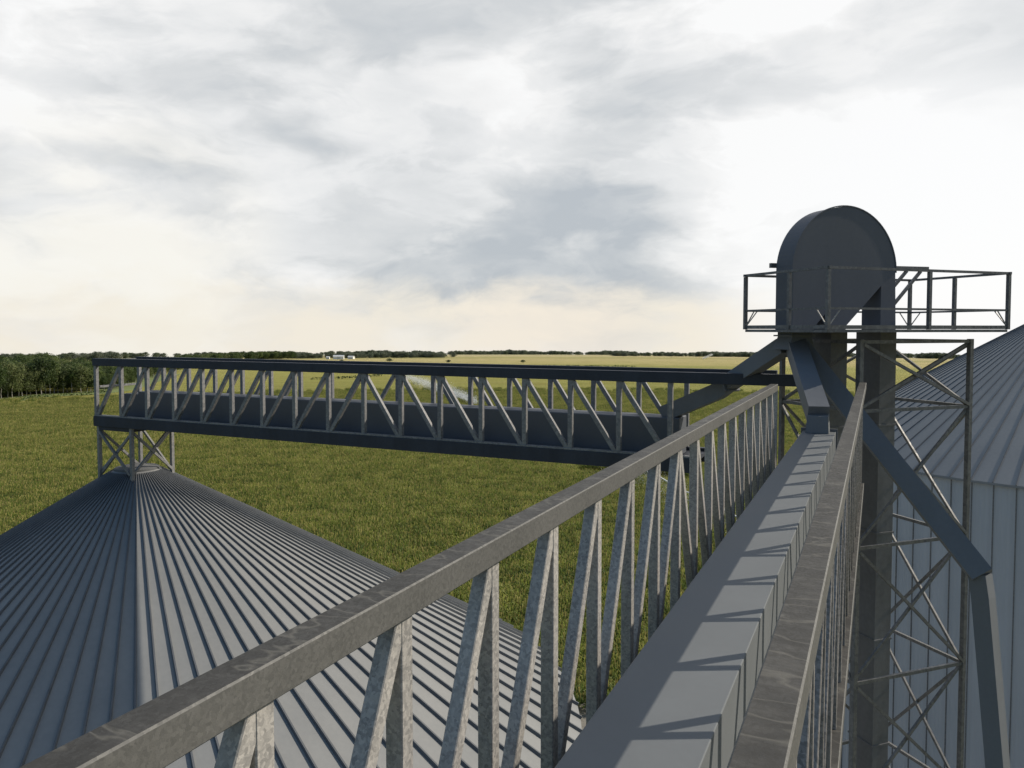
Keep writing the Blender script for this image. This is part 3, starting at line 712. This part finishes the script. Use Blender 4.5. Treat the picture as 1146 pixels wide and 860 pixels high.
# ------------------------------------------------------------------ irrigation
m_, nt, b = mat('spray_water'); b.inputs['Base Color'].default_value = (.85, .87, .88, 1); b.inputs['Roughness'].default_value = .3
tr = nd(nt, 'ShaderNodeBsdfTranslucent'); tr.inputs[0].default_value = (.9, .9, .9, 1); ms = nd(nt, 'ShaderNodeMixShader'); ms.inputs[0].default_value = .5
nt.links.new(b.outputs[0], ms.inputs[1]); nt.links.new(tr.outputs[0], ms.inputs[2]); nt.links.new(ms.outputs[0], nt.nodes['Material Output'].inputs['Surface']); M['water'] = m_
M['pipe'] = painted('pivot_pipe', (.72, .72, .70), .08, .35, 1, .2)
def droplets(name, gen, n, size, label, seed):
    rd = random.Random(seed); bm = bmesh.new()
    for _ in range(n):
        p = gen(rd); s = rd.uniform(*size)
        nrm = V((rd.gauss(0, 1), rd.gauss(0, 1), rd.gauss(0, 1))).normalized(); a = nrm.orthogonal().normalized() * s; b_ = nrm.cross(a)
        t = [bm.verts.new(p + q) for q in (a, b_, -a - b_, nrm * s)]
        for f in ((0, 1, 2), (0, 3, 1), (1, 3, 2), (2, 3, 0)): bm.faces.new([t[i] for i in f])
    o = finish(bm, name, M['water'], None); return tag(o, label, 'water spray', None, 'stuff')
def pivot(A, B, hgt, nt_, label, group='irrigation booms standing in the corn'):
    A, B = V(A), V(B); root = thing('irrigation_boom', (A.x, A.y, gz_at(A.x, A.y)), label, 'irrigation boom', group)
    def g(t, z): p = A.lerp(B, t); return V((p.x, p.y, gz_at(p.x, p.y) + z))
    d = (B - A).normalized(); n = V((-d.y, d.x, 0))
    bm = bmesh.new(); S = 8 * nt_
    for i in range(S):
        t0, t1 = i / S, (i + 1) / S; add_beam(bm, g(t0, hgt + .5 * math.sin(math.pi * (t0 * nt_ % 1))), g(t1, hgt + .5 * math.sin(math.pi * ((t1 * nt_) % 1 if i % 8 < 7 else 0))), .2, .2)
    finish(bm, 'pipe', M['pipe'], root)
    for k in range(nt_ + 1):
        t = k / nt_; bm = bmesh.new()
        for s in (-1, 1):
            add_beam(bm, g(t, 0.4) + n * 1.6 * s, g(t, hgt), .1, .1)
        add_beam(bm, g(t, .5) - n * 1.5, g(t, .5) + n * 1.5, .1, .1); tl = finish(bm, 'wheel_tower', M['pipe'], root)
        for s in (-1, 1):
            bm = bmesh.new(); c = g(t, .6) + n * 1.6 * s
            ringw = []
            for i in range(16):
                a = 6.2832 * i / 16; e = n * math.cos(a) + V((0, 0, math.sin(a))); ringw.append((c + e * .6, c + e * .4))
            for off in (-.12, .12):
                vo = [(bm.verts.new(p + V((d.x, d.y, 0)) * off), bm.verts.new(q + V((d.x, d.y, 0)) * off)) for p, q in ringw]
                for i in range(16): bm.faces.new((vo[i][0], vo[(i + 1) % 16][0], vo[(i + 1) % 16][1], vo[i][1]))
            w_ = finish(bm, 'wheel', M['dark'], None); w_.parent = tl
a1, b1 = az_xy(452, 585), az_xy(532, 352)
pivot((*a1, 0), (*b1, 0), 3.6, 4, 'white irrigation boom in mist, seen through the middle of the far bridge')
def gen1(rd):
    t = rd.random() ** .8; x = a1[0] + (b1[0] - a1[0]) * t; y = a1[1] + (b1[1] - a1[1]) * t
    w = .9 + 2.4 * math.sin(math.pi * min(1, t * 1.1)); return V((x + rd.gauss(0, w), y + rd.gauss(0, w), gz_at(x, y) + 2 + abs(rd.gauss(0, 1.7))))
droplets('water_spray', gen1, 15000, (.07, .16), 'white mist thrown from the boom seen through the middle of the far bridge', 3)
a2, b2 = az_xy(672, 205), az_xy(836, 132)
pivot((*a2, 0), (*b2, 0), 3.4, 3, 'white irrigation boom in the near corn, seen between the walkway posts')
def gen2(rd):
    t = rd.random(); x = a2[0] + (b2[0] - a2[0]) * t; y = a2[1] + (b2[1] - a2[1]) * t
    return V((x + rd.gauss(0, 3), y + rd.gauss(0, 3), gz_at(x, y) + 2.2 + abs(rd.gauss(0, .7))))
droplets('water_spray', gen2, 5000, (.025, .07), 'thin white mist round the boom seen between the walkway posts', 4)
a3 = az_xy(792, 1260)
def gen3(rd):
    t = rd.random(); return V((a3[0] + (t - .5) * 14 + rd.gauss(0, 1), a3[1] + rd.gauss(0, 3), gz_at(*a3) + 1 + 6.5 * t + rd.gauss(0, .8)))
droplets('water_spray', gen3, 1200, (.12, .3), 'small distant white plume of water in the pale far field', 5)

# ------------------------------------------------------------------ light and sky
SUN_AZ, SUN_EL = math.radians(43), math.radians(34)      # azimuth from +X towards +Y
sv = V((math.cos(SUN_AZ) * math.cos(SUN_EL), math.sin(SUN_AZ) * math.cos(SUN_EL), math.sin(SUN_EL)))
sd = bpy.data.lights.new('sun', 'SUN'); sd.energy = 4.2; sd.angle = math.radians(.6); sd.color = (1, .91, .78)
so = bpy.data.objects.new('sun', sd); COL.objects.link(so); so.location = (30, 30, 120); so.rotation_euler = (-sv).to_track_quat('-Z', 'Y').to_euler()

w = bpy.data.worlds.new('World'); scene.world = w; w.use_nodes = True; nt = w.node_tree
for n in list(nt.nodes): nt.nodes.remove(n)
outn = nd(nt, 'ShaderNodeOutputWorld')
sky = nd(nt, 'ShaderNodeTexSky', sky_type='NISHITA'); sky.sun_disc = False; sky.sun_elevation = SUN_EL; sky.sun_rotation = math.pi / 2 - SUN_AZ
bg1 = nd(nt, 'ShaderNodeBackground'); bg1.inputs[1].default_value = .06; nt.links.new(sky.outputs[0], bg1.inputs[0])
dr = nd(nt, 'ShaderNodeTexCoord').outputs['Generated']
nv = nd(nt, 'ShaderNodeVectorMath', operation='NORMALIZE'); nt.links.new(dr, nv.inputs[0]); D = nv.outputs[0]
def dot(v):
    n = nd(nt, 'ShaderNodeVectorMath', operation='DOT_PRODUCT'); nt.links.new(D, n.inputs[0]); n.inputs[1].default_value = tuple(v); return n.outputs['Value']
def mrange(x, a, b_, c=0.0, d=1.0, smooth=True):
    n = nd(nt, 'ShaderNodeMapRange'); n.interpolation_type = 'SMOOTHSTEP' if smooth else 'LINEAR'; nt.links.new(x, n.inputs[0])
    for i, q in enumerate((a, b_, c, d)): n.inputs[1 + i].default_value = q
    return n.outputs[0]
def pxdir(u, v):
    Fw = hv * math.cos(pitch) - V((0, 0, 1)) * math.sin(pitch); U = hv * math.sin(pitch) + V((0, 0, 1)) * math.cos(pitch)
    return (rv * (u - 573) + U * (CY - v) + Fw * F_PX).normalized()
sep = nd(nt, 'ShaderNodeSeparateXYZ'); nt.links.new(D, sep.inputs[0])
zz = mth(nt, 'ADD', mth(nt, 'MAXIMUM', sep.outputs[2], -.05), .62)
cmb = nd(nt, 'ShaderNodeCombineXYZ'); nt.links.new(mth(nt, 'DIVIDE', dot(rv), zz), cmb.inputs[0]); nt.links.new(mth(nt, 'DIVIDE', dot(hv), zz), cmb.inputs[1]); nt.links.new(mth(nt, 'MULTIPLY', sep.outputs[2], 2.2), cmb.inputs[2])
cv_ = cmb.outputs[0]
# cloud layer: billows warped by a slower noise, seen in perspective on a flat deck
wn = nd(nt, 'ShaderNodeTexNoise'); wn.inputs['Scale'].default_value = 4.0; wn.inputs['Detail'].default_value = 3; nt.links.new(cv_, wn.inputs['Vector'])
wv = nd(nt, 'ShaderNodeVectorMath', operation='MULTIPLY_ADD'); nt.links.new(wn.outputs['Color'], wv.inputs[0]); wv.inputs[1].default_value = (.20, .20, .1); nt.links.new(cv_, wv.inputs[2])
cw = wv.outputs[0]
n1 = noise(nt, mapping(nt, cw, (1.0, 1.0, 1), (0, 0, .3), (3.1, 7.7, .4)), 2.5, 10, .55)
n2 = noise(nt, mapping(nt, cw, (1, 1, 1), (0, 0, 0), (9.2, 1.3, 2.0)), 8.0, 9, .58)
n3 = noise(nt, mapping(nt, cw, (1, 1, 1), (0, 0, 0), (1.2, 5.3, 7.0)), 5.0, 8, .55)
rid = mth(nt, 'SUBTRACT', 1.0, mth(nt, 'MULTIPLY', mth(nt, 'ABSOLUTE', mth(nt, 'SUBTRACT', n3, .5)), 5.0), None, True)   # bright seams between billows
def blob(u, v, deg, amp):
    c = math.cos(math.radians(deg)); return mth(nt, 'MULTIPLY', mrange(dot(pxdir(u, v)), c, 1.0), amp)
blobs = [blob(*b_) for b_ in ((560, 265, 17, .15), (640, 320, 9, .10), (480, 300, 8, .06), (350, 110, 15, .05), (720, 190, 9, .12), (300, 200, 9, .05), (30, 240, 7, .08), (200, 60, 9, .05),
                              (50, 130, 7, -.14), (20, 50, 6, -.10), (100, 315, 9, -.12), (1010, 330, 19, -.24), (900, 60, 13, -.12), (1150, 250, 16, -.06), (565, 110, 7, -.03), (420, 190, 9, .07), (850, 150, 7, .06), (1120, 130, 8, .10))]
e1 = mrange(n1, .43, .57); e2 = mrange(n3, .44, .54)
def centred(x, k): return mth(nt, 'MULTIPLY', mth(nt, 'SUBTRACT', x, .5), k)
s = mth(nt, 'ADD', centred(e1, .21), centred(n1, .45))
s = mth(nt, 'ADD', s, mth(nt, 'ADD', centred(e2, .11), centred(n2, .36)))
s = mth(nt, 'ADD', s, .575); s = mth(nt, 'SUBTRACT', s, mth(nt, 'MULTIPLY', rid, .05))
for q in blobs: s = mth(nt, 'ADD', s, q)
cr_ = ramp(nt, [(.34, (1.02, 1.02, 1.015)), (.44, (.94, .94, .935)), (.56, (.84, .85, .855)), (.68, (.74, .757, .767)), (.84, (.62, .65, .675)), (1.0, (.52, .56, .60))])
nt.links.new(s, cr_.inputs[0])
# cream light low over the horizon, under ragged cloud bases
edge_z = mth(nt, 'ADD', sep.outputs[2], mth(nt, 'MULTIPLY', mth(nt, 'SUBTRACT', n2, .5), .10))
low = mrange(edge_z, .015, .075, 1, 0)
lowc = mth(nt, 'MULTIPLY', low, mrange(n3, .30, .62, .6, 1.0))
col = mix(nt, lowc, cr_.outputs[0], (.94, .88, .765))
lb = mth(nt, 'MULTIPLY', mrange(dot(pxdir(120, 300)), math.cos(math.radians(13)), 1.0), mrange(n1, .62, .40))
col = mix(nt, mth(nt, 'MULTIPLY', lb, .7), col, (.97, .94, .85))
col = mix(nt, mth(nt, 'MULTIPLY', mth(nt, 'MULTIPLY', mrange(dot(pxdir(610, 350)), math.cos(math.radians(9)), 1.0), low), .25), col, (.98, .86, .74))
rw = mrange(dot(pxdir(1080, 330)), math.cos(math.radians(18)), math.cos(math.radians(3)))
col = mix(nt, rw, col, (1.03, 1.03, 1.03))
axis = (hv * math.cos(math.radians(35)) + rv * math.sin(math.radians(35)))
rearc = mix(nt, mrange(sep.outputs[2], .05, .75), (.27, .385, .53), (.10, .20, .365))
front = mrange(dot(axis), .04, .38)
col = mix(nt, front, rearc, col)
bg2 = nd(nt, 'ShaderNodeBackground'); nt.links.new(col, bg2.inputs[0]); bg2.inputs[1].default_value = 1.0
mx = nd(nt, 'ShaderNodeMixShader'); mx.inputs[0].default_value = .93
nt.links.new(bg1.outputs[0], mx.inputs[1]); nt.links.new(bg2.outputs[0], mx.inputs[2]); nt.links.new(mx.outputs[0], outn.inputs['Surface'])

vs = scene.view_settings; vs.view_transform = 'Standard'; vs.look = 'None'; vs.exposure = 0; vs.gamma = 1; vs.use_curve_mapping = False
scene.render.resolution_x = 1024; scene.render.resolution_y = 768
